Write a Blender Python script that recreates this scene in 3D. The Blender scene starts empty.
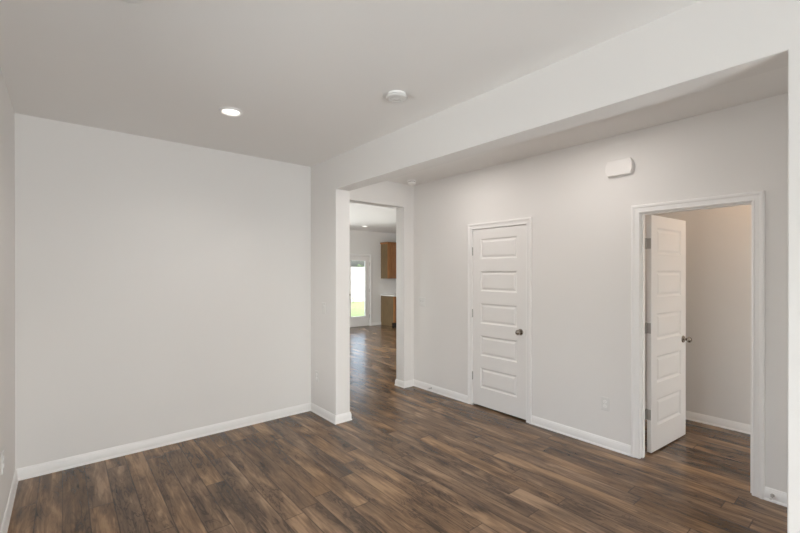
import bpy, bmesh, math, random
from mathutils import Matrix, Vector
random.seed(7)
sc = bpy.context.scene
C = sc.collection

# ------------------------------------------------------------------ camera
CAM_H, YAW, PITCH, ROLL, FPX, SHIFT_PX = 1.5548, 0.6929, -0.0021, -0.0005, 405.22, 6.656
fw = Vector((math.sin(YAW)*math.cos(PITCH), math.cos(YAW)*math.cos(PITCH), math.sin(PITCH)))
rt = Vector((math.cos(YAW), -math.sin(YAW), 0)); up = rt.cross(fw)
rt2 = rt*math.cos(ROLL) + up*math.sin(ROLL); up2 = -rt*math.sin(ROLL) + up*math.cos(ROLL)
cd = bpy.data.cameras.new('camera'); cam = bpy.data.objects.new('camera', cd); C.objects.link(cam)
M4 = Matrix((rt2, up2, -fw)).transposed().to_4x4(); M4.translation = (0, 0, CAM_H)
cam.matrix_world = M4
cd.sensor_fit = 'HORIZONTAL'; cd.sensor_width = 36; cd.lens = FPX*36/800; cd.shift_y = SHIFT_PX/800
cd.clip_start = 0.02; cd.clip_end = 300
sc.camera = cam

# ------------------------------------------------------------------ view, world, lights
sc.view_settings.view_transform = 'Standard'; sc.view_settings.look = 'None'
sc.view_settings.gamma = 1; sc.view_settings.use_curve_mapping = False
sc.view_settings.exposure = 0.0
sc.cycles.max_bounces = 14; sc.cycles.diffuse_bounces = 10; sc.cycles.glossy_bounces = 6
sc.cycles.sample_clamp_indirect = 6

w = bpy.data.worlds.new('world'); sc.world = w; w.use_nodes = True
wn = w.node_tree; bg = wn.nodes['Background']
sky = wn.nodes.new('ShaderNodeTexSky'); sky.sky_type = 'NISHITA'; sky.sun_disc = False
sky.sun_elevation = math.radians(48); sky.sun_rotation = math.radians(200)
sky.air_density = 1.0; sky.dust_density = 6; sky.ozone_density = 1.0
hsv = wn.nodes.new('ShaderNodeHueSaturation'); hsv.inputs['Saturation'].default_value = .8   # hazy, pale sky
wn.links.new(sky.outputs[0], hsv.inputs['Color']); wn.links.new(hsv.outputs[0], bg.inputs[0]); bg.inputs[1].default_value = 0.42

def lamp(name, kind, loc, rot, energy, color, **kw):
    d = bpy.data.lights.new(name, kind); d.energy = energy; d.color = color
    for k, v in kw.items(): setattr(d, k, v)
    o = bpy.data.objects.new(name, d); o.location = loc; o.rotation_euler = rot; C.objects.link(o); return o
HP = math.pi/2
# daylight through the windows of the room (all behind or beside the camera) and of the kitchen: sky light plus added uplights that imitate outdoor bounce and brighten the ceilings
E = dict(rear=1.0, rear_up=186.61, side=0.4, near=28.31, near_up=4.64, side_up=0.0, hall=28.87, hall_led=6.8, small_room=46, kitchen=140, kitchen_up=1.71, kitchen_side=245, warm=4.0, sun=5.5, sky=0.9, led=20.9)
bg.inputs[1].default_value = E['sky']
COOL = (0.97, 0.955, 0.965); UP_TINT = (0.96, 0.965, 1.0)
lamp('sun', 'SUN', (0, -4, 9), (0, math.radians(48), 0), E['sun'], (1, .96, .9), angle=0.02)
def daylight(name, loc, face, e_sky, e_up, w_, h_, z0, up_tint=UP_TINT):
    # face: direction into the room, 'y', '-y' or 'x'
    turn = {'y': 0, '-y': math.pi, 'x': -HP}[face]
    lamp(name + '_sky_light', 'AREA', loc, (HP, 0, turn), e_sky, COOL, shape='RECTANGLE', size=w_, size_y=h_)
    dx, dy = {'y': (0, -1), '-y': (0, 1), 'x': (-1, 0)}[face]
    lamp(name + '_uplight', 'AREA', (loc[0]+dx*.32, loc[1]+dy*.32, z0+.45), (math.radians(122), 0, turn), e_up, up_tint, shape='RECTANGLE', size=w_, size_y=1.1)  # added uplight outside the window, tilted up to lift the ceiling
daylight('rear_window', (0.75, -2.86, 1.45), 'y', E['rear'], E['rear_up'], 1.5, 1.7, .6)
daylight('side_window', (-0.54, -1.20, 1.45), 'x', E['side'], E['side_up'], 1.4, 1.7, .6)
daylight('near_window', (-0.54, 1.80, 1.45), 'x', E['near'], E['near_up'], 1.6, 1.7, .6, (1.0, .96, .935))
daylight('kitchen_window', (4.9, 9.97, 1.20), '-y', E['kitchen'], E['kitchen_up'], 1.7, 1.8, .35)
lamp('kitchen_side_sky_light', 'AREA', (.95, 7.2, 1.35), (0, -HP, 0), E['kitchen_side'], COOL, shape='RECTANGLE', size=1.7, size_y=2.4)  # added fill behind an unseen side window, brightens the kitchen
lamp('entry_fill_light', 'AREA', (3.0, -2.86, 1.5), (HP, 0, 0), E['hall'], COOL, shape='RECTANGLE', size=.6, size_y=1.6)  # added fill for the hallway, shining through an unseen window
lamp('small_room_sky_light', 'AREA', (4.45, -2.86, 1.5), (HP, 0, 0), E['small_room'], COOL, shape='RECTANGLE', size=.8, size_y=1.3)  # added neutral fill that lightens the small room from out of view

# ------------------------------------------------------------------ dimensions (metres)
H = 2.743
XL, YA, XB, XB2 = -0.279, 4.158, 2.147, 2.318
YJ, YR, ZB = 3.619, 0.2476, 2.410
XD, XDI = 3.696, 3.798
YA2, XJ2, XJ1, Z2 = 4.325, 3.523, 2.490, 2.434
XI, YREAR, YF = 5.073, -2.60, 9.635
CX = 7.26

# ------------------------------------------------------------------ materials
def node_mat(name):
    m = bpy.data.materials.new(name); m.use_nodes = True
    return m, m.node_tree, m.node_tree.nodes['Principled BSDF']
def plain(name, col, rough=.5, metal=0, bump=0, bscale=200, var=0.0, spec=.5):
    m, t, b = node_mat(name)
    b.inputs['Base Color'].default_value = (*col, 1); b.inputs['Roughness'].default_value = rough
    b.inputs['Metallic'].default_value = metal; b.inputs['Specular IOR Level'].default_value = spec
    tc = t.nodes.new('ShaderNodeTexCoord')
    n = t.nodes.new('ShaderNodeTexNoise'); n.inputs['Scale'].default_value = bscale; n.inputs['Detail'].default_value = 2
    t.links.new(tc.outputs['Object'], n.inputs['Vector'])
    if bump:
        bp = t.nodes.new('ShaderNodeBump'); bp.inputs['Strength'].default_value = bump; bp.inputs['Distance'].default_value = .002
        t.links.new(n.outputs[0], bp.inputs['Height']); t.links.new(bp.outputs[0], b.inputs['Normal'])
    if var:
        mx = t.nodes.new('ShaderNodeMix'); mx.data_type = 'RGBA'
        mx.inputs[6].default_value = (*[c*(1-var) for c in col], 1); mx.inputs[7].default_value = (*[min(1, c*(1+var)) for c in col], 1)
        t.links.new(n.outputs[0], mx.inputs[0]); t.links.new(mx.outputs[2], b.inputs['Base Color'])
    return m
M = {}
M['wall'] = plain('wall_paint', (.80, .786, .770), .85, bump=.05, bscale=320, var=.006, spec=.3)
M['ceiling'] = plain('ceiling_paint', (.835, .822, .806), .92, bump=.08, bscale=260, var=.006, spec=.2)
M['trim'] = plain('trim_paint', (.87, .86, .85), .38, bump=.02, bscale=90, spec=.45)
M['door'] = plain('door_paint', (.84, .825, .81), .42, bump=.03, bscale=120, spec=.45)
M['plastic'] = plain('white_plastic', (.90, .89, .88), .4)
M['plastic_soft'] = plain('off_white_plastic', (.76, .755, .74), .5)
M['plastic_grey'] = plain('grey_plastic', (.5, .49, .48), .5)
M['dark'] = plain('dark_gap', (.03, .03, .03), .6)
M['nickel'] = plain('satin_nickel', (.36, .325, .285), .25, 1.0, bump=.02, bscale=400)
M['nickel_dull'] = plain('dull_nickel', (.46, .45, .43), .45, .7)
M['counter'] = plain('white_stone', (.78, .77, .75), .25, var=.05, bscale=60)
M['vinyl'] = plain('white_vinyl', (.50, .51, .52), .4)
M['rubber'] = plain('white_rubber', (.7, .69, .67), .7)
M['bark'] = plain('bark', (.12, .09, .06), .9, bump=.5, bscale=30)
M['leaf'] = plain('green_leaves', (.07, .12, .045), .7, var=.5, bscale=5)
M['leaf_pale'] = plain('grey_green_leaves', (.16, .20, .15), .7, var=.4, bscale=9)
M['grass'] = plain('lawn_grass', (.14, .185, .075), .9, bump=.6, bscale=3, var=.35)

def emis(name, col, s):
    m, t, b = node_mat(name); b.inputs['Base Color'].default_value = (.8, .8, .8, 1)
    b.inputs['Emission Color'].default_value = (*col, 1); b.inputs['Emission Strength'].default_value = s; return m
M['led'] = emis('led_lens', (1, .93, .84), 3.5)
M['warm_led'] = emis('warm_lens', (1, .62, .32), 8.0)

def glass_mat():
    m = bpy.data.materials.new('window_glass'); m.use_nodes = True; t = m.node_tree; t.nodes.clear()
    o = t.nodes.new('ShaderNodeOutputMaterial'); mx = t.nodes.new('ShaderNodeMixShader')
    tr = t.nodes.new('ShaderNodeBsdfTransparent'); gl = t.nodes.new('ShaderNodeBsdfGlossy'); gl.inputs['Roughness'].default_value = .02
    fr = t.nodes.new('ShaderNodeFresnel'); fr.inputs[0].default_value = 1.45
    tr.inputs[0].default_value = (.95, .97, .96, 1)
    t.links.new(fr.outputs[0], mx.inputs[0]); t.links.new(tr.outputs[0], mx.inputs[1]); t.links.new(gl.outputs[0], mx.inputs[2])
    t.links.new(mx.outputs[0], o.inputs[0]); return m
M['glass'] = glass_mat()

def cab_wood(name, c1, c2):
    m, t, b = node_mat(name); tc = t.nodes.new('ShaderNodeTexCoord'); mp = t.nodes.new('ShaderNodeMapping')
    mp.inputs['Scale'].default_value = (14, 14, 1.2); n = t.nodes.new('ShaderNodeTexNoise'); n.inputs['Scale'].default_value = 3
    n.inputs['Detail'].default_value = 6; n.inputs['Distortion'].default_value = .6
    r = t.nodes.new('ShaderNodeValToRGB'); r.color_ramp.elements[0].position = .3; r.color_ramp.elements[1].position = .7
    r.color_ramp.elements[0].color = (*c1, 1); r.color_ramp.elements[1].color = (*c2, 1)
    t.links.new(tc.outputs['Object'], mp.inputs[0]); t.links.new(mp.outputs[0], n.inputs['Vector'])
    t.links.new(n.outputs[0], r.inputs[0]); t.links.new(r.outputs[0], b.inputs['Base Color']); b.inputs['Roughness'].default_value = .4
    return m
M['cab'] = cab_wood('cabinet_wood', (.24, .10, .032), (.40, .18, .06))
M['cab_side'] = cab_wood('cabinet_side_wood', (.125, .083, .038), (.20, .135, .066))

def floor_mat():
    m, t, b = node_mat('plank_floor'); N = t.nodes; L = t.links
    def math_(op, a, bb=None, c=None):
        n = N.new('ShaderNodeMath'); n.operation = op
        for i, v in enumerate((a, bb, c)):
            if v is None: continue
            if isinstance(v, (int, float)): n.inputs[i].default_value = v
            else: L.new(v, n.inputs[i])
        return n.outputs[0]
    tc = N.new('ShaderNodeTexCoord'); sp = N.new('ShaderNodeSeparateXYZ'); L.new(tc.outputs['Object'], sp.inputs[0])
    X, Y = sp.outputs[0], sp.outputs[1]
    PW, PL = .1335, 1.38
    xs = math_('DIVIDE', math_('ADD', X, 10 + .020), PW); ix = math_('FLOOR', xs); fx = math_('FRACT', xs)
    wn1 = N.new('ShaderNodeTexWhiteNoise'); wn1.noise_dimensions = '1D'; L.new(ix, wn1.inputs['W'])
    ys = math_('ADD', math_('DIVIDE', Y, PL), math_('MULTIPLY', wn1.outputs['Value'], 7.3)); iy = math_('FLOOR', ys); fy = math_('FRACT', ys)
    cb = N.new('ShaderNodeCombineXYZ'); L.new(ix, cb.inputs[0]); L.new(iy, cb.inputs[1])
    wn2 = N.new('ShaderNodeTexWhiteNoise'); wn2.noise_dimensions = '2D'; L.new(cb.outputs[0], wn2.inputs['Vector'])
    rv = wn2.outputs['Value']; sr = N.new('ShaderNodeSeparateColor'); L.new(wn2.outputs['Color'], sr.inputs[0])
    def vec(sx, sy, off):
        c = N.new('ShaderNodeCombineXYZ'); L.new(math_('MULTIPLY', X, sx), c.inputs[0]); L.new(math_('MULTIPLY', Y, sy), c.inputs[1])
        L.new(math_('MULTIPLY', rv, off), c.inputs[2]); return c.outputs[0]
    def noise(v, scale, det, rough, dist):
        n = N.new('ShaderNodeTexNoise'); n.inputs['Scale'].default_value = scale; n.inputs['Detail'].default_value = det
        n.inputs['Roughness'].default_value = rough; n.inputs['Distortion'].default_value = dist; L.new(v, n.inputs['Vector']); return n.outputs[0]
    patch = noise(vec(6.0, 1.5, 60), 1, 2, .5, .8)
    grain = noise(vec(30, 2.6, 90), 1, 4, .55, 1.2)
    fine = noise(vec(90, 4, 40), 1, 2, .5, .2)
    swirl = noise(vec(11, 2.2, 70), 1, 4, .55, 1.8)
    swirl2 = noise(vec(19, 3.0, 33), 1, 3, .55, 2.2)
    # dark cracks and mineral streaks: narrow bands of the swirl noise, only in some patches
    def bands(nz, c, k): return math_('SUBTRACT', 1.0, math_('MINIMUM', math_('MULTIPLY', math_('ABSOLUTE', math_('SUBTRACT', nz, c)), k), 1.0))
    bandm = N.new('ShaderNodeMapRange'); bandm.inputs[1].default_value = .42; bandm.inputs[2].default_value = .56
    bandm.inputs[3].default_value = 1; bandm.inputs[4].default_value = .15; L.new(patch, bandm.inputs[0])
    crack = math_('MULTIPLY', math_('MAXIMUM', bands(swirl, .47, 24), math_('MULTIPLY', bands(swirl2, .40, 26), .8)), bandm.outputs[0])
    smoke = N.new('ShaderNodeMapRange'); smoke.inputs[1].default_value = .52; smoke.inputs[2].default_value = .68
    smoke.interpolation_type = 'SMOOTHSTEP'; L.new(swirl2, smoke.inputs[0])
    v = math_('ADD', math_('MULTIPLY', patch, .85), math_('MULTIPLY', grain, .55))
    v = math_('SUBTRACT', math_('ADD', v, math_('MULTIPLY', fine, .14)), math_('MULTIPLY', smoke.outputs[0], .06))
    v = math_('ADD', v, math_('MULTIPLY', math_('SUBTRACT', sr.outputs[0], .5), .11))
    r = N.new('ShaderNodeValToRGB'); cr = r.color_ramp; cr.elements[0].position = .52; cr.elements[1].position = .98
    cr.elements[0].color = (.074, .045, .027, 1); cr.elements[1].color = (.34, .218, .130, 1)
    e = cr.elements.new(.68); e.color = (.122, .077, .048, 1); e = cr.elements.new(.82); e.color = (.198, .124, .075, 1)
    L.new(v, r.inputs[0])
    # hue shift per plank between brown and greyer brown
    hs = N.new('ShaderNodeHueSaturation'); L.new(r.outputs[0], hs.inputs['Color'])
    L.new(math_('ADD', .96, math_('MULTIPLY', sr.outputs[1], .16)), hs.inputs['Saturation'])
    mc = N.new('ShaderNodeMix'); mc.data_type = 'RGBA'; L.new(math_('MULTIPLY', crack, .74), mc.inputs[0]); L.new(hs.outputs[0], mc.inputs[6])
    mc.inputs[7].default_value = (.028, .018, .012, 1)
    ex = math_('MINIMUM', fx, math_('SUBTRACT', 1.0, fx)); ey = math_('MULTIPLY', math_('MINIMUM', fy, math_('SUBTRACT', 1.0, fy)), PL/PW)
    ed = math_('MINIMUM', ex, ey)
    sm = N.new('ShaderNodeMapRange'); sm.inputs[1].default_value = .012; sm.inputs[2].default_value = .034; sm.inputs[3].default_value = 1; sm.inputs[4].default_value = 0
    L.new(ed, sm.inputs[0])
    ms = N.new('ShaderNodeMix'); ms.data_type = 'RGBA'; L.new(math_('MULTIPLY', sm.outputs[0], .6), ms.inputs[0]); L.new(mc.outputs[2], ms.inputs[6])
    ms.inputs[7].default_value = (.022, .015, .011, 1)
    L.new(ms.outputs[2], b.inputs['Base Color'])
    L.new(math_('ADD', .19, math_('MULTIPLY', fine, .08)), b.inputs['Roughness'])
    b.inputs['Specular IOR Level'].default_value = .37
    hgt = math_('SUBTRACT', math_('ADD', math_('MULTIPLY', grain, .5), math_('MULTIPLY', swirl, .6)), math_('MULTIPLY', sm.outputs[0], .8))
    bp = N.new('ShaderNodeBump'); bp.inputs['Strength'].default_value = .25; bp.inputs['Distance'].default_value = .0015
    L.new(hgt, bp.inputs['Height']); L.new(bp.outputs[0], b.inputs['Normal'])
    return m
M['floor'] = floor_mat()

# ------------------------------------------------------------------ helpers
def tag(o, label, cat=None, group=None, kind=None):
    if label: o['label'] = label
    if cat: o['category'] = cat
    if group: o['group'] = group
    if kind: o['kind'] = kind
    return o
def empty(name, loc, rz=0, rot=None):
    o = bpy.data.objects.new(name, None); o.location = loc; o.rotation_euler = rot or (0, 0, rz); o.empty_display_size = .05
    C.objects.link(o); return o
def obj(name, bm, mat, parent=None, smooth=False, bevel=0, seg=2, loc=None, rot=None, angle=40):
    bmesh.ops.recalc_face_normals(bm, faces=bm.faces)
    me = bpy.data.meshes.new(name); bm.to_mesh(me); bm.free()
    for m in (mat if isinstance(mat, list) else [mat]): me.materials.append(m)
    if smooth:
        me.polygons.foreach_set('use_smooth', [True]*len(me.polygons))
        me.set_sharp_from_angle(angle=math.radians(angle))
    o = bpy.data.objects.new(name, me); C.objects.link(o)
    if parent: o.parent = parent
    if loc: o.location = loc
    if rot: o.rotation_euler = rot
    if bevel:
        b = o.modifiers.new('bevel', 'BEVEL'); b.width = bevel; b.segments = seg; b.limit_method = 'ANGLE'; b.angle_limit = math.radians(35)
    return o
def box(bm, x0, x1, y0, y1, z0, z1, mi=0):
    vs = [bm.verts.new((x, y, z)) for z in (z0, z1) for x, y in ((x0, y0), (x1, y0), (x1, y1), (x0, y1))]
    for f in ((0, 3, 2, 1), (4, 5, 6, 7), (0, 1, 5, 4), (1, 2, 6, 5), (2, 3, 7, 6), (3, 0, 4, 7)):
        bm.faces.new([vs[i] for i in f]).material_index = mi
def boxes(*bs):
    bm = bmesh.new()
    for b in bs: box(bm, *b)
    return bm
def extrude_poly(pts, axis, a, b):
    """pts in the plane across axis ('x': (y,z), 'y': (x,z), 'z': (x,y)), from a to b along it."""
    bm = bmesh.new()
    f3 = {'x': lambda p, c: (c, p[0], p[1]), 'y': lambda p, c: (p[0], c, p[1]), 'z': lambda p, c: (p[0], p[1], c)}[axis]
    A = [bm.verts.new(f3(p, a)) for p in pts]; B = [bm.verts.new(f3(p, b)) for p in pts]
    bm.faces.new(A); bm.faces.new(B[::-1])
    for i in range(len(pts)): bm.faces.new((A[i], A[(i+1) % len(pts)], B[(i+1) % len(pts)], B[i]))
    return bm
def lathe(bm, prof, seg=32, mat=Matrix()):
    """prof: (radius, z) list about local z."""
    rings = []
    for r, z in prof:
        if r < 1e-6: rings.append([bm.verts.new(mat @ Vector((0, 0, z)))])
        else: rings.append([bm.verts.new(mat @ Vector((r*math.cos(2*math.pi*k/seg), r*math.sin(2*math.pi*k/seg), z))) for k in range(seg)])
    for a, b in zip(rings, rings[1:]):
        for k in range(seg):
            l = (k+1) % seg
            if len(a) == 1 and len(b) == 1: continue
            if len(a) == 1: bm.faces.new((a[0], b[k], b[l]))
            elif len(b) == 1: bm.faces.new((a[k], b[0], a[l]))
            else: bm.faces.new((a[k], b[k], b[l], a[l]))
    return bm
def tube(bm, pts, r, seg=8):
    rings = []
    for i, p in enumerate(pts):
        p = Vector(p); d = (Vector(pts[min(i+1, len(pts)-1)]) - Vector(pts[max(i-1, 0)])).normalized()
        u = d.cross(Vector((0, 0, 1)) if abs(d.z) < .9 else Vector((1, 0, 0))).normalized(); v = d.cross(u)
        rings.append([bm.verts.new(p + u*r*math.cos(2*math.pi*k/seg) + v*r*math.sin(2*math.pi*k/seg)) for k in range(seg)])
    for a, b in zip(rings, rings[1:]):
        for k in range(seg): bm.faces.new((a[k], b[k], b[(k+1) % seg], a[(k+1) % seg]))
    bm.faces.new(rings[0]); bm.faces.new(rings[-1][::-1])
def struct(name, bm, mat, label, cat, **kw):
    return tag(obj(name, bm, mat, **kw), label, cat, kind='structure')

# ------------------------------------------------------------------ room shell
XMAX = 9.6
struct('floor', boxes((XL-.15, XMAX+.15, YREAR-.15, YF+.15, -.12, 0)), M['floor'],
       'dark brown rustic wood plank floor running through room and hallway', 'floor')
struct('ceiling', boxes((XL-.15, XMAX+.15, YREAR-.15, YF+.15, H, H+.12)), M['ceiling'],
       'plain flat pale grey painted ceiling over the rooms', 'ceiling')
Zb, Zt = -.05, H+.05
LY0, LY1, LY2, LY3, WZ0, WZ1 = -1.9, -.5, 1.0, 2.6, .62, 2.25
struct('wall_left', boxes((XL-.14, XL, YREAR, LY0, Zb, Zt), (XL-.14, XL, LY1, LY2, Zb, Zt), (XL-.14, XL, LY3, YA, Zb, Zt), (XL-.14, XL, LY0, LY1, Zb, WZ0), (XL-.14, XL, LY0, LY1, WZ1, Zt), (XL-.14, XL, LY2, LY3, Zb, WZ0), (XL-.14, XL, LY2, LY3, WZ1, Zt)), M['wall'], 'narrow strip of pale wall at the far left with an outlet', 'wall')
struct('wall_back', extrude_poly([(XL-.14, Zb), (XJ1, Zb), (XJ1, Z2), (XJ2, Z2), (XJ2, Zb), (XMAX, Zb), (XMAX, Zt), (XL-.14, Zt)], 'y', YA, YA2),
       M['wall'], 'large blank off-white back wall, continuing as the hall end wall with an opening to the kitchen', 'wall', bevel=.004, smooth=True, angle=30)
struct('wall_partition', extrude_poly([(YREAR, Zb), (YR, Zb), (YR, ZB), (YJ, ZB), (YJ, Zb), (YA+.02, Zb), (YA+.02, Zt), (YREAR, Zt)], 'x', XB, XB2),
       M['wall'], 'partition wall with wide cased-free opening under a deep overhead beam', 'wall', bevel=.004, smooth=True, angle=30)
# openings in the door wall
D1A, D1B, D1T = 3.115, 2.401, 2.052      # jamb faces of the closed door
D2A, D2B, D2T = 1.318, 0.607, 2.046
g = .018
struct('wall_right', extrude_poly([(YREAR, Zb), (D2B-g, Zb), (D2B-g, D2T+g), (D2A+g, D2T+g), (D2A+g, Zb), (D1B-g, Zb), (D1B-g, D1T+g), (D1A+g, D1T+g), (D1A+g, Zb), (YA+.02, Zb), (YA+.02, Zt), (YREAR, Zt)], 'x', XD, XDI),
       M['wall'], 'long pale hallway wall holding the closed door and the open doorway', 'wall')
# rear wall with two windows behind the camera
WX0, WX1 = 0.0, 1.50
struct('wall_rear', boxes((XL-.14, WX0, YREAR-.15, YREAR, Zb, Zt), (WX1, 2.7, YREAR-.15, YREAR, Zb, Zt), (3.3, 4.0, YREAR-.15, YREAR, Zb, Zt), (4.9, 5.3, YREAR-.15, YREAR, Zb, Zt), (4.0, 4.9, YREAR-.15, YREAR, Zb, .8), (4.0, 4.9, YREAR-.15, YREAR, 2.2, Zt), (2.7, 3.3, YREAR-.15, YREAR, Zb, .7), (2.7, 3.3, YREAR-.15, YREAR, 2.2, Zt), (WX0, WX1, YREAR-.15, YREAR, Zb, WZ0), (WX0, WX1, YREAR-.15, YREAR, WZ1, Zt)),
       M['wall'], 'wall behind the camera with a double window', 'wall')
def window(name, x0, x1, z0, z1, y, label, turn=False):
    f = bmesh.new(); d0, d1 = y-.05, y+.03
    mid = (x0+x1)/2; s = .045
    for b in ((x0, x0+s), (mid-s/2, mid+s/2), (x1-s, x1)): box(f, b[0], b[1], d0, d1, z0, z1)
    for zz in (z0, z1-s, (z0+z1)/2-s/2): box(f, x0, x1, d0+.005, d1-.005, zz, zz+s)
    if turn: f.transform(Matrix(((0, 1, 0, 0), (1, 0, 0, 0), (0, 0, 1, 0), (0, 0, 0, 1))))
    o = struct(name, f, M['vinyl'], label, 'window')
    p = boxes((x0+.01, x1-.01, y-.012, y-.008, z0+.01, z1-.01))
    if turn: p.transform(Matrix(((0, 1, 0, 0), (1, 0, 0, 0), (0, 0, 1, 0), (0, 0, 0, 1))))
    obj('pane', p, M['glass'], o)
window('window_1', WX0, WX1, WZ0, WZ1, YREAR-.1, 'double window in the wall behind the camera')
window('window_3', LY0, LY1, WZ0, WZ1, XL-.09, 'window in the left wall behind the camera', True)
window('window_4', LY2, LY3, WZ0, WZ1, XL-.09, 'window in the left wall beside the camera, left of the view', True)
window('fill_window_6', 4.0, 4.9, .8, 2.2, YREAR-.1, 'added unseen window that lets fill light into the small room')
window('fill_window_5', 2.7, 3.3, .7, 2.2, YREAR-.1, 'added unseen window that lets fill light into the hallway')
# kitchen shell: right, left and far walls with glazed door opening and window
KX0 = 1.2
GX0, GX1, GT = 6.065, 6.842, 2.020
KWX0, KWX1, KWZ0, KWZ1 = 4.05, 5.75, .30, 2.1
struct('wall_kitchen', boxes((KX0-.14, KWX0, YF, YF+.14, Zb, Zt), (KWX0, KWX1, YF, YF+.14, Zb, KWZ0), (KWX0, KWX1, YF, YF+.14, KWZ1, Zt), (KWX1, GX0, YF, YF+.14, Zb, Zt),
       (GX0, GX1, YF, YF+.14, GT, Zt), (GX1, XMAX, YF, YF+.14, Zb, Zt), (GX0, GX1, YF, YF+.14, Zb, -.002)), M['wall'], 'far kitchen wall seen through the opening, behind glass door and cabinets', 'wall')
window('window_2', KWX0, KWX1, KWZ0, KWZ1, YF+.07, 'kitchen window beside the glass door, hidden by the partition')
struct('wall_kitchen_left', boxes((KX0-.14, KX0, YA2, 6.0, Zb, Zt), (KX0-.14, KX0, 8.4, YF, Zb, Zt), (KX0-.14, KX0, 6.0, 8.4, Zb, .5), (KX0-.14, KX0, 6.0, 8.4, 2.2, Zt)), M['wall'], 'left kitchen wall out of view behind the partition', 'wall')
struct('wall_kitchen_right', boxes((XMAX, XMAX+.14, YA2, YF+.14, Zb, Zt)), M['wall'], 'right kitchen wall out of view', 'wall')
window('fill_window_7', 6.0, 8.4, .5, 2.2, KX0-.09, 'added unseen side window that lets fill light into the kitchen', True)
# small room behind the open door, closet behind the closed door
struct('wall_small_room', boxes((XI, XI+.12, YREAR, 2.2, Zb, Zt), (XDI, XI+.12, 2.08, 2.2, Zb, Zt)), M['wall'], 'plain wall of the small room seen through the open doorway', 'wall')
struct('wall_closet', boxes((XDI, 4.7, YA-.005, YA+.02, Zb, Zt), (4.6, 4.72, 2.2, YA, Zb, Zt)), M['wall'], 'inner wall of the closet behind the closed door', 'wall')

# ------------------------------------------------------------------ baseboards
BP = [(0, 0), (.0175, 0), (.0180, .006), (.0155, .013), (.0125, .0165), (.0120, .060), (.0105, .064), (.0100, .070), (.0065, .076), (.0055, .083), (.003, .0865), (0, .0865)]
def sweep(path, prof, closed=False):
    """path: plan points; the room lies to the LEFT of the walking direction."""
    bm = bmesh.new(); P = [Vector(p) for p in path]; rings = []
    for i, p in enumerate(P):
        d0 = (p-P[i-1]).normalized() if i else None; d1 = (P[i+1]-p).normalized() if i < len(P)-1 else None
        n0 = Vector((-d0.y, d0.x)) if d0 else None; n1 = Vector((-d1.y, d1.x)) if d1 else None
        if n0 is None: n = n1
        elif n1 is None: n = n0
        else:
            n = (n0+n1); n = n/n.length_squared*2 if n.length > 1e-6 else n0
        rings.append([bm.verts.new((p.x+n.x*t, p.y+n.y*t, z)) for t, z in prof])
    k = len(prof)
    for a, b in zip(rings, rings[1:]):
        for i in range(k): bm.faces.new((a[i], a[(i+1) % k], b[(i+1) % k], b[i]))
    bm.faces.new(rings[0]); bm.faces.new(rings[-1][::-1])
    return bm
CW = .064     # casing width
def bb(name, path, label): return struct(name, sweep(path, BP), M['trim'], label, 'baseboard', smooth=True, angle=25)
bb('baseboard_left', [(XL, YA), (XL, YREAR)], 'white baseboard along the far left wall')
bb('baseboard_back', [(XB, YA), (XL, YA)], 'white baseboard along the large blank back wall')
bb('baseboard_partition', [(XB2, YA), (XB2, YJ), (XB, YJ), (XB, YA)], 'white baseboard wrapping the left end of the wide opening')
bb('baseboard_column', [(XB, YREAR), (XB, YR), (XB2, YR), (XB2, YREAR)], 'white baseboard wrapping the right-hand column, below the frame')
bb('baseboard_hall_end', [(XD, D1A+.005+CW), (XD, YA), (XJ2, YA), (XJ2, YA2), (XMAX, YA2)], 'white baseboard from the closed door round to the kitchen opening')
bb('baseboard_hall_left', [(XJ1, YA), (XB2, YA)], 'short white baseboard left of the kitchen opening')
bb('baseboard_right', [(XD, D2A+.005+CW), (XD, D1B-.005-CW)], 'white baseboard between the closed door and the open doorway')
bb('baseboard_corner', [(XD, YREAR), (XD, D2B-.005-CW)], 'short white baseboard right of the open doorway')
bb('baseboard_small_room', [(XI, YREAR), (XI, 2.08), (XDI, 2.08)], 'white baseboard on the wall inside the small room')
bb('baseboard_kitchen', [(CX, YF), (GX1+.005+CW, YF)], 'short white baseboard between glass door and kitchen cabinets')
bb('baseboard_kitchen_left', [(GX0-.005-CW, YF), (KX0, YF), (KX0, YA2)], 'white baseboard in the hidden part of the kitchen')

# ------------------------------------------------------------------ casings and jambs
CP = [(0, 0), (0, .008), (.003, .0105), (.008, .0105), (.011, .0085), (.020, .0095), (.036, .0130), (.040, .0165), (.045, .0190), (.056, .0190), (.061, .0165), (.064, .012), (.064, 0)]
def casing_bm(a0, a1, top, base, sign, axis):
    """Three-sided mitred casing. a0<a1 inner edges along the wall, base = wall plane coordinate, sign = outward direction."""
    bm = bmesh.new(); rings = []
    for corner in range(4):
        ring = []
        for u, t in CP:
            a = (a0-u) if corner < 2 else (a1+u); z = 0 if corner in (0, 3) else top+u
            q = base+sign*t
            ring.append(bm.verts.new((q, a, z) if axis == 'x' else (a, q, z)))
        rings.append(ring)
    k = len(CP)
    for a, b in zip(rings, rings[1:]):
        for i in range(k): bm.faces.new((a[i], a[(i+1) % k], b[(i+1) % k], b[i]))
    bm.faces.new(rings[0]); bm.faces.new(rings[-1][::-1])
    return bm
def jamb_bm(a0, a1, top, q0, q1, axis, stop):
    bm = bmesh.new(); t = g+.001
    def b(al, ah, z0, z1, p, q):
        if axis == 'x': box(bm, p, q, al, ah, z0, z1)
        else: box(bm, al, ah, p, q, z0, z1)
    b(a0-t, a0, 0, top+t, q0, q1); b(a1, a1+t, 0, top+t, q0, q1); b(a0, a1, top, top+t, q0, q1)
    s0, s1 = stop
    b(a0, a0+.011, 0, top-.011, s0, s1); b(a1-.011, a1, 0, top-.011, s0, s1); b(a0, a1, top-.011, top, s0, s1)
    return bm
e = .004
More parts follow.
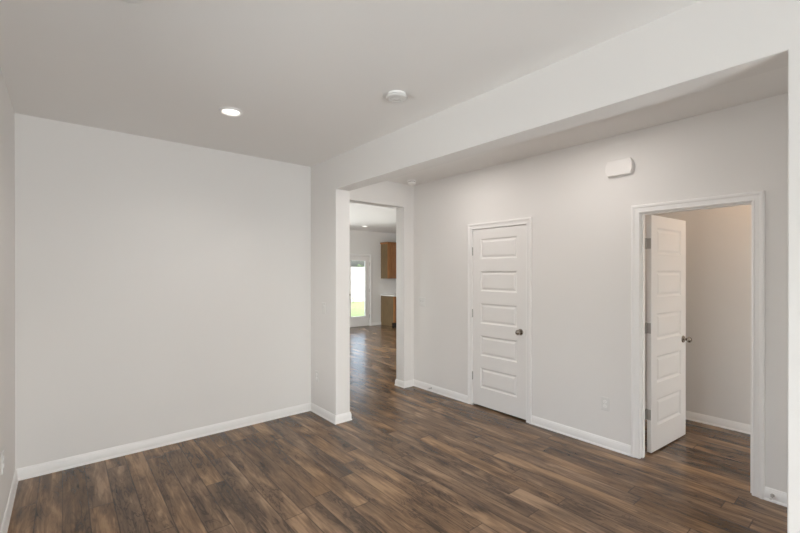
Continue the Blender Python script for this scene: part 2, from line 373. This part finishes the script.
def trim(n, bm, label, cat='trim'): return struct(n, bm, M['trim'], label, cat, smooth=True, angle=25)
trim('trim_1', casing_bm(D1B-e, D1A+e, D1T+e, XD, -1, 'x'), 'white moulded casing around the closed five-panel door')
trim('trim_2', jamb_bm(D1B, D1A, D1T, XD, XDI, 'x', (XD+.037, XD+.07)), 'white jamb the closed door sits in')
trim('trim_3', casing_bm(D2B-e, D2A+e, D2T+e, XD, -1, 'x'), 'white moulded casing around the open doorway')
trim('trim_4', jamb_bm(D2B, D2A, D2T, XD, XDI, 'x', (XDI-.075, XDI-.037)), 'white jamb lining the open doorway')
trim('trim_5', casing_bm(D2B-e, D2A+e, D2T+e, XDI, 1, 'x'), 'white casing on the inner side of the open doorway')
trim('trim_6', casing_bm(GX0-e, GX1+e, GT+e, YF, -1, 'y'), 'white casing around the far glass kitchen door')
trim('trim_7', jamb_bm(GX0, GX1, GT, YF, YF+.14, 'y', (YF+.045, YF+.07)), 'white jamb of the far glass kitchen door')
struct('trim_8', boxes((GX0, GX1, YF+.01, YF+.16, -.002, .012)), M['nickel_dull'], 'metal threshold under the far glass door', 'threshold')

# ------------------------------------------------------------------ panel doors
def panel_door_bm(wd, ht, th, side, rects):
    """local: x 0..wd, y 0..th, z 0..ht; moulded recesses on both faces."""
    bm = bmesh.new()
    xs = [0, rects[0][0], rects[0][1], wd]; zs = [0]
    for r in rects: zs += [r[2], r[3]]
    zs.append(ht)
    rings = [(0, 0), (.004, .004), (.013, .0105), (.019, .0115), (.024, .0105), (.040, .0035), (.044, .0030)]
    for face in (0, 1):
        Y = lambda d: d if face == 0 else th-d
        for i in range(3):
            for j in range(len(zs)-1):
                x0, x1, z0, z1 = xs[i], xs[i+1], zs[j], zs[j+1]
                if i == 1 and j % 2 == 1:
                    prev = None
                    for ins, dep in rings:
                        ring = [bm.verts.new((x, Y(dep), z)) for x, z in ((x0+ins, z0+ins), (x1-ins, z0+ins), (x1-ins, z1-ins), (x0+ins, z1-ins))]
                        if prev:
                            for k in range(4): bm.faces.new((prev[k], prev[(k+1) % 4], ring[(k+1) % 4], ring[k]))
                        prev = ring
                    bm.faces.new(prev)
                else:
                    bm.faces.new([bm.verts.new((x, Y(0), z)) for x, z in ((x0, z0), (x1, z0), (x1, z1), (x0, z1))])
    # edges
    for (a, b) in (((0, 0), (wd, 0)), ((wd, 0), (wd, ht)), ((wd, ht), (0, ht)), ((0, ht), (0, 0))):
        pts = [a, b]
        if a[0] == b[0]:
            zz = zs if b[1] > a[1] else zs[::-1]
            pts = [(a[0], z) for z in zz]
        else:
            xx = xs if b[0] > a[0] else xs[::-1]
            pts = [(x, a[1]) for x in xx]
        for p, q in zip(pts, pts[1:]):
            bm.faces.new([bm.verts.new(v) for v in ((p[0], 0, p[1]), (q[0], 0, q[1]), (q[0], th, q[1]), (p[0], th, p[1]))])
    bmesh.ops.remove_doubles(bm, verts=bm.verts, dist=1e-5)
    return bm
def knob_bm(sgn):
    """handle on a face; local z is the outward axis."""
    bm = bmesh.new()
    prof = [(0, 0), (.033, 0), (.033, .004), (.029, .009), (.014, .011), (.0115, .016), (.0115, .026), (.014, .031)]
    for k in range(9):
        a = math.radians(-58 + k*148/8); prof.append((.0275*math.cos(a), .050 + .0215*math.sin(a)))
    prof.append((0, .0715))
    lathe(bm, prof, 32); return bm
def rects_for(wd, sx, ht, zb=.213, ph=.231, pitch=.3705):
    return [(sx, wd-sx, zb+i*pitch, zb+i*pitch+ph) for i in range(5)]
def hinge(parent, loc, rz, w1=.034, closed=True):
    """pin at loc; two leaves; returns the hinge mesh (child)."""
    bm = bmesh.new(); R = .0065
    for k in range(5):
        z0 = -.0445+k*.0178; lathe(bm, [(0, z0+.0004), (R, z0+.0004), (R, z0+.0174), (0, z0+.0174)], 12)
    lathe(bm, [(0, .0445), (.0045, .0445), (.0045, .0475), (0, .049)], 12); lathe(bm, [(0, -.0445), (.0045, -.0445), (.0045, -.0475), (0, -.049)], 12)
    return obj('hinge', bm, M['nickel_dull'], parent, smooth=True, loc=loc, rot=(0, 0, rz))

# closed door: hall-facing face at x = XD+.002, hinges on the far (left) side
BOT1 = .019
d1w, d1h = D1A-D1B-.006, D1T-.004-BOT1
d1 = struct('door_1', panel_door_bm(d1w, d1h, .035, 0, rects_for(d1w, .110, d1h, zb=.207)), M['door'],
            'closed white five-panel door with nickel knob in the hallway wall', 'door')
d1.location = (XD+.002, D1A-.003, BOT1); d1.rotation_euler = (0, 0, -HP)      # local x -> -Y, local y -> +X
kb = obj('door_knob', knob_bm(1), M['nickel'], d1, smooth=True, loc=(d1w-.066, 0, .925-BOT1), rot=(HP, 0, 0))
for z in (1.80, 1.075, .345):
    h = hinge(d1, (-.002, -.0055, z-BOT1), 0)
obj('latch_plate', boxes((d1w-.0015, d1w+.0025, -.0012, .026, .925-BOT1-.03, .925-BOT1+.03)), M['nickel_dull'], d1)

# open door: leaf swung into the small room
BOT2 = .014
d2w, d2h = .703, D2T-.004-BOT2
ang = math.radians(-4.7)
d2 = struct('door_2', panel_door_bm(d2w, d2h, .035, 0, rects_for(d2w, .105, d2h, zb=.212)), M['door'],
            'open white five-panel door swung into the small room', 'door')
d2.location = (3.849, 1.286, BOT2); d2.rotation_euler = (0, 0, ang)          # local -y faces the camera side
obj('door_knob', knob_bm(1), M['nickel'], d2, smooth=True, loc=(d2w-.062, 0, .925-BOT2), rot=(HP, 0, 0))
obj('door_knob', knob_bm(1), M['nickel'], d2, smooth=True, loc=(d2w-.062, .035, .925-BOT2), rot=(-HP, 0, 0))
obj('latch_plate', boxes((d2w-.0005, d2w+.001, .006, .030, .925-BOT2-.029, .925-BOT2+.029)), M['nickel_dull'], d2)
for z in (1.80, 1.075, .335):
    h = hinge(d2, (-.004, .040, z-BOT2), 0)
    obj('hinge_plate', boxes((-.0018, .0006, .004, .036, z-BOT2-.0445, z-BOT2+.0445)), M['nickel_dull'], h).location = (.004, -.040, -(z-BOT2))
    obj('hinge_plate', boxes((XDI-.036, XDI, D2A-.0016, D2A+.0005, z-.0445, z+.0445)), M['nickel_dull'], h)
    hp = h.children[-1]
    # keep this leaf on the jamb: undo the parent transforms
    mw = Matrix.Translation(d2.location) @ Matrix.Rotation(ang, 4, 'Z') @ Matrix.Translation((-.004, .040, z-BOT2))
    hp.matrix_local = mw.inverted()

# far glazed door
def frame_bm(x0, x1, z0, z1, gx0, gx1, gz0, gz1, y0, y1):
    return boxes((x0, gx0, y0, y1, z0, z1), (gx1, x1, y0, y1, z0, z1), (gx0, gx1, y0, y1, z0, gz0), (gx0, gx1, y0, y1, gz1, z1))
gx0, gx1, gz0, gz1 = 6.200, 6.705, .292, 1.885
d3 = struct('door_3', frame_bm(GX0+.003, GX1-.003, .014, GT-.003, gx0, gx1, gz0, gz1, YF+.001, YF+.045), M['door'],
            'far white exterior door with full-length glass onto the lawn', 'door')
s = .034
fr = bmesh.new()
for b in ((gx0-s, gx0+.004, gz0-s, gz1+s), (gx1-.004, gx1+s, gz0-s, gz1+s), (gx0+.004, gx1-.004, gz0-s, gz0+.004), (gx0+.004, gx1-.004, gz1-.004, gz1+s)):
    box(fr, b[0], b[1], YF-.008, YF+.052, b[2], b[3])
obj('glazing_frame', fr, M['trim'], d3)
obj('glass_pane', boxes((gx0-.002, gx1+.002, YF+.020, YF+.026, gz0-.002, gz1+.002)), M['glass'], d3)
obj('door_knob', knob_bm(1), M['nickel'], d3, smooth=True, loc=(GX0+.07, YF+.001, .93), rot=(HP, 0, 0))
for z in (1.797, 1.03, .283): hinge(d3, (GX1-.003, YF-.005, z), 0)

# ------------------------------------------------------------------ ceiling fixtures
def disc_down(prof, seg=40):      # prof (r, depth below ceiling)
    bm = bmesh.new(); lathe(bm, [(r, -d) for r, d in prof], seg); return bm
def recessed(loc, label, R=.083, mat='led'):
    t = tag(empty('recessed_ceiling_light', loc), label, 'ceiling light', 'round recessed ceiling lights')
    obj('trim_ring', disc_down([(R, 0), (R, .004), (R-.003, .010), (R-.008, .0125), (R*.80, .0125), (R*.70, .003), (R*.68, 0)]), M['plastic'], t, smooth=True)
    obj('lens', disc_down([(R*.70, .0005), (R*.68, .0035), (R*.4, .0045), (0, .005)]), M[mat], t, smooth=True)
    return t
L1 = recessed((.952, 3.095, H), 'lit recessed ceiling light near the blank back wall')
for yy in (1.58, 2.95):
    recessed((2.96, yy, H), 'lit recessed hallway ceiling light hidden behind the beam, ' + ('nearer the open doorway' if yy < 2 else 'nearer the kitchen opening'))
    lamp('hallway_lamp_light', 'AREA', (2.96, yy, H-.016), (0, 0, 0), E['hall_led'], (1, .93, .88), shape='DISK', size=.11)
recessed((5.952, 8.57, H), 'small recessed ceiling light in the far kitchen', R=.085)
lamp('recessed_lamp_light', 'SPOT', (.952, 3.095, H-.02), (0, 0, 0), E['led'], (1, .95, .90), spot_size=math.radians(150), spot_blend=.8, shadow_soft_size=.05).parent = None

t = tag(empty('smoke_detector', (1.712, 2.095, H)), 'round white smoke detector on the main ceiling with a dark vent gap', 'smoke detector', 'white smoke detectors')
obj('mounting_base', disc_down([(.062, 0), (.062, .010), (.058, .012), (.050, .012), (0, .012)]), M['plastic'], t, smooth=True)
obj('vent_gap', disc_down([(.0525, .0115), (.0525, .019), (0, .019)]), M['dark'], t, smooth=True)
obj('detector_body', disc_down([(.0525, .018), (.069, .0185), (.071, .021), (.070, .026), (.064, .031), (.045, .034), (.042, .0325), (.018, .0325), (.015, .035), (0, .0355)]), M['plastic_soft'], t, smooth=True)
obj('indicator_light', disc_down([(.003, .0325), (.003, .0355), (0, .036)], 10), M['plastic_grey'], t).location = (.03, 0, 0)

t = tag(empty('smoke_detector', (3.478, 3.948, H)), 'small white smoke detector on the hall ceiling near the corner', 'smoke detector', 'white smoke detectors')
obj('mounting_base', disc_down([(.060, 0), (.060, .010), (.056, .012), (0, .012)]), M['plastic'], t, smooth=True)
obj('vent_gap', disc_down([(.045, .0115), (.045, .019), (0, .019)]), M['dark'], t, smooth=True)
obj('detector_body', disc_down([(.045, .017), (.052, .018), (.054, .022), (.052, .040), (.044, .050), (.02, .052), (0, .052)]), M['plastic'], t, smooth=True)

t = tag(empty('ceiling_cover_plate', (.205, 2.058, H)), 'round white cover plate cut off by the top of the photo', 'cover plate')
obj('plate', disc_down([(.068, 0), (.068, .003), (.063, .008), (.045, .010), (0, .0105)]), M['plastic'], t, smooth=True)
for sx in (-.035, .035):
    obj('screw', disc_down([(.004, .010), (.004, .0115), (0, .012)], 12), M['plastic_grey'], t, smooth=True).location = (sx, 0, 0)

# warm flush lamp inside the small room (above the doorway's view)
t = tag(empty('flush_ceiling_lamp', (4.62, .55, H)), 'warm flush ceiling lamp inside the small room, above the doorway', 'ceiling light')
obj('lamp_base', disc_down([(.13, 0), (.13, .025), (.125, .03), (0, .03)]), M['nickel_dull'], t, smooth=True)
obj('lamp_shade', disc_down([(.12, .03), (.118, .055), (.09, .085), (.045, .1), (0, .104)]), M['warm_led'], t, smooth=True)
lamp('flush_lamp_light', 'POINT', (4.62, .55, H-.16), (0, 0, 0), E['warm'], (1, .62, .34), shadow_soft_size=.06)

# ------------------------------------------------------------------ door chime on the hallway wall
def bulged(wd, ht, bulge, n=10):
    pts = []
    hw, hh = wd/2, ht/2
    for k in range(n+1): a = -1+2*k/n; pts.append((hw-bulge*a*a, a*hh))
    for k in range(n+1): a = 1-2*k/n; pts.append((-(hw-bulge*a*a), a*hh))
    return pts
t = tag(empty('door_chime', (XD, 1.476, 2.452)), 'white door chime box with curved ends, high on the hallway wall', 'door chime')
bm = bmesh.new(); rings = []
for sc_, off in ((1.0, 0), (1.0, -.028), (.985, -.036), (.95, -.040)):
    rings.append([bm.verts.new((off, y*sc_, z*sc_)) for y, z in bulged(.222, .132, .018)])
for a, b in zip(rings, rings[1:]):
    for k in range(len(a)): bm.faces.new((a[k], a[(k+1) % len(a)], b[(k+1) % len(a)], b[k]))
bm.faces.new(rings[0]); bm.faces.new(rings[-1][::-1])
obj('cover', bm, M['door'], t, smooth=True, angle=30)
obj('wall_plate', extrude_poly(bulged(.214, .125, .016), 'x', -.004, 0), M['plastic_grey'], t)

# ------------------------------------------------------------------ outlets and switches (local: plate in the XZ plane facing -Y)
def plate_bm(wd, ht):
    bm = bmesh.new(); rings = []
    for ins, d in ((0, 0), (0, -.003), (.003, -.0055)):
        rings.append([bm.verts.new((x, d, z)) for x, z in ((-wd/2+ins, -ht/2+ins), (wd/2-ins, -ht/2+ins), (wd/2-ins, ht/2-ins), (-wd/2+ins, ht/2-ins))])
    for a, b in zip(rings, rings[1:]):
        for k in range(4): bm.faces.new((a[k], a[(k+1) % 4], b[(k+1) % 4], b[k]))
    bm.faces.new(rings[-1]); bm.faces.new(rings[0][::-1]); return bm
def outlet(loc, rz, label):
    t = tag(empty('wall_outlet', loc, rz), label, 'outlet', 'white duplex outlets')
    obj('cover_plate', plate_bm(.072, .116), M['plastic_soft'], t)
    for z in (-.02, .02):
        r = obj('receptacle', extrude_poly([(.0165*math.cos(a), max(-.0135, min(.0135, .0165*math.sin(a)))) for a in [k*math.pi/12 for k in range(24)]], 'y', -.0075, -.004), M['plastic'], t, loc=(0, 0, z))
        obj('slot', boxes((-.0075, -.0055, -.0079, -.007, -.002, .006), (.0055, .0075, -.0079, -.007, -.002, .005), (-.002, .002, -.0079, -.007, -.0095, -.0055)), M['plastic_grey'], r)
    obj('screw', lathe(bmesh.new(), [(0, .0045), (.003, .0045), (.003, .0065), (0, .0067)], 10), M['plastic'], t, rot=(HP, 0, 0))
def switch(loc, rz, label, gangs=1):
    t = tag(empty('light_switch', loc, rz), label, 'light switch', 'white wall switches')
    obj('cover_plate', plate_bm(.072+.046*(gangs-1), .116), M['plastic_soft'], t)
    for k in range(gangs):
        x = (k-(gangs-1)/2)*.046
        obj('rocker', extrude_poly([(-.004, -.033), (-.0085, -.033), (-.0062, 0), (-.0105, .033), (-.004, .033)], 'x', x-.0165, x+.0165), M['plastic_soft'], t)
outlet((XD, 1.602, .388), -HP, 'white outlet low on the hallway wall between the two doors')      # plate faces -X
outlet((XB, 4.015, .410), -HP, 'white outlet low on the partition end beside the blank wall')
outlet((XL, 3.325, .440), HP, 'white outlet on the narrow far left wall, cut by the photo edge')
switch((XB, 3.862, 1.172), -HP, 'white single switch on the partition end beside the wide opening')
switch((XD, 3.985, 1.157), -HP, 'white double switch on the hallway wall near the far corner', 2)

# ------------------------------------------------------------------ spring door stops
def door_stop(y, label):
    t = tag(empty('door_stop', (XD-.012, y, .047), 0, (0, -HP, 0)), label, 'door stop', 'spring door stops on the baseboard')
    obj('base', lathe(bmesh.new(), [(0, 0), (.011, 0), (.011, .002), (.006, .007), (0, .007)], 16), M['nickel_dull'], t, smooth=True)
    bm = bmesh.new(); tube(bm, [(.0055*math.cos(a), .0055*math.sin(a), .006+.050*a/(2*math.pi*13)) for a in [2*math.pi*13*k/156 for k in range(157)]], .0013, 6)
    obj('spring', bm, M['nickel_dull'], t, smooth=True)
    obj('rubber_tip', lathe(bmesh.new(), [(0, .054), (.0065, .054), (.0075, .060), (.0065, .068), (0, .069)], 16), M['rubber'], t, smooth=True)
door_stop(.497, 'small spring door stop on the baseboard right of the open doorway')
door_stop(3.800, 'small spring door stop on the baseboard left of the closed door')

# ------------------------------------------------------------------ kitchen cabinets
def shaker(bm, x0, x1, z0, z1, y, t=.02, r=.055):
    """door front facing -Y at y"""
    box(bm, x0, x0+r, y, y+t, z0, z1); box(bm, x1-r, x1, y, y+t, z0, z1)
    box(bm, x0+r, x1-r, y, y+t, z0, z0+r); box(bm, x0+r, x1-r, y, y+t, z1-r, z1); box(bm, x0+r, x1-r, y+.009, y+t, z0+r, z1-r)
CE = CX+.76
u = tag(empty('wall_cabinet', (CX, YF, 1.369)), 'brown wooden wall cabinet with crown moulding in the far kitchen', 'cabinet')
obj('side_panel', boxes((0, .018, -.322, 0, 0, 1.02)), M['cab_side'], u)
obj('body', boxes((.018, CE-CX, -.322, 0, 0, 1.02)), M['cab_side'], u)
obj('face_frame', boxes((0, .04, -.340, -.322, 0, 1.02), (CE-CX-.04, CE-CX, -.340, -.322, 0, 1.02), (.04, CE-CX-.04, -.340, -.322, 0, .04), (.04, CE-CX-.04, -.340, -.322, .98, 1.02)), M['cab'], u)
for x0, x1 in ((.015, .375), (.385, .745)):
    b_ = bmesh.new(); shaker(b_, x0, x1, .012, 1.0, -.361); dd = obj('door', b_, M['cab'], u)
cp = [(0, 0), (.006, 0), (.010, .012), (.026, .034), (.030, .040), (.034, .048), (.034, .055), (0, .055)]
b_ = bmesh.new(); rings = []
for (px, py, nx, ny) in ((0, 0, -1, 0), (0, -.34, -1, -1), (CE-CX, -.34, 1, -1), (CE-CX, 0, 1, 0)):
    rings.append([b_.verts.new((px+nx*tt, py+ny*tt, 1.012+zz)) for tt, zz in cp])
for a, b in zip(rings, rings[1:]):
    for k in range(len(cp)): b_.faces.new((a[k], a[(k+1) % len(cp)], b[(k+1) % len(cp)], b[k]))
b_.faces.new(rings[0]); b_.faces.new(rings[-1][::-1])
obj('crown_moulding', b_, M['cab'], u)

c = tag(empty('base_cabinet', (CX, YF, 0)), 'brown wooden base cabinet under the white counter in the far kitchen', 'cabinet')
obj('side_panel', extrude_poly([(0, 0), (0, .862), (-.59, .862), (-.59, .105), (-.52, .105), (-.52, 0)], 'x', 0, .018), M['cab_side'], c)
obj('body', boxes((.018, CE-CX, -.59, 0, .105, .862)), M['cab_side'], c)
obj('toe_kick', boxes((.018, CE-CX, -.52, 0, 0, .105)), M['dark'], c)
obj('face_frame', boxes((0, .04, -.608, -.59, .105, .862), (CE-CX-.04, CE-CX, -.608, -.59, .105, .862), (.04, CE-CX-.04, -.608, -.59, .105, .145), (.04, CE-CX-.04, -.608, -.59, .83, .862)), M['cab'], c)
for x0, x1 in ((.015, .375), (.385, .745)):
    b_ = bmesh.new(); shaker(b_, x0, x1, .118, .66, -.629); obj('door', b_, M['cab'], c)
    obj('drawer', boxes((x0, x1, -.629, -.609, .675, .85)), M['cab'], c, bevel=.003)
tag(obj('countertop', boxes((CX-.015, CE, YF-.64, YF-.001, .862, .897)), M['counter'], bevel=.004), 'thin white stone countertop on the far kitchen base cabinet', 'countertop')

# ------------------------------------------------------------------ outside the glass door
tag(obj('lawn', boxes((-25, 60, YF+.16, 70, -.3, -.101)), M['grass']), 'bright green lawn seen through the far glass door', 'lawn', kind='stuff')
f = tag(empty('garden_fence', (0, 18.9, -.10)), 'tall white fence across the lawn beyond the glass door', 'fence')
b_ = bmesh.new()
x = 4.0
while x < 24:
    box(b_, x+.006, x+.194, -.012, .012, .08, 1.86); x += .2
obj('fence_panel', b_, M['vinyl'], f)
obj('rail', boxes((4, 24, -.03, .03, .03, .12)), M['vinyl'], f); obj('rail', boxes((4, 24, -.03, .03, 1.84, 1.95)), M['vinyl'], f)
x = 4.0
while x < 24.5:
    p = obj('post', boxes((x-.06, x+.06, -.06, .06, 0, 2.0)), M['vinyl'], f); x += 2.4
def bush(name, loc, rx, rz_, n, mat, label, cat, seed, trunk=True, group=None):
    rnd = random.Random(seed); t = tag(empty(name, loc), label, cat, group)
    bm = bmesh.new()
    for k in range(n):
        th, ph = rnd.uniform(0, 2*math.pi), math.acos(rnd.uniform(-1, 1)); r = rnd.uniform(.35, 1)**.5
        c_ = Vector((rx*r*math.sin(ph)*math.cos(th), rx*r*math.sin(ph)*math.sin(th), rz_*(1.25+r*math.cos(ph))))
        a = Vector((rnd.gauss(0, 1), rnd.gauss(0, 1), rnd.gauss(0, 1))).normalized(); b = a.orthogonal().normalized(); s = rnd.uniform(.5, 1)*rx*.13
        bm.faces.new([bm.verts.new(c_+v) for v in (a*s, b*s*.5, -a*s, -b*s*.5)])
    obj('foliage', bm, mat, t)
    bm = bmesh.new(); tube(bm, [(0, 0, 0), (.02*rx, 0, rz_*.5), (0, .03*rx, rz_*1.1)], rx*.06, 8)
    for k in range(5):
        a = k*1.26; tube(bm, [(0, 0, rz_*.4), (rx*.3*math.cos(a), rx*.3*math.sin(a), rz_*.9), (rx*.6*math.cos(a), rx*.6*math.sin(a), rz_*1.5)], rx*.025, 6)
    obj('trunk', bm, M['bark'], t)
bush('garden_tree', (15.25, 22.6, -.085), .50, 1.0, 900, M['leaf'], 'dark green bushy tree top showing over the white fence', 'tree', 3)
bush('garden_shrub', (11.86, 18.2, -.09), .20, .30, 420, M['leaf_pale'], 'small grey-green shrub standing on the lawn before the white fence', 'shrub', 5)
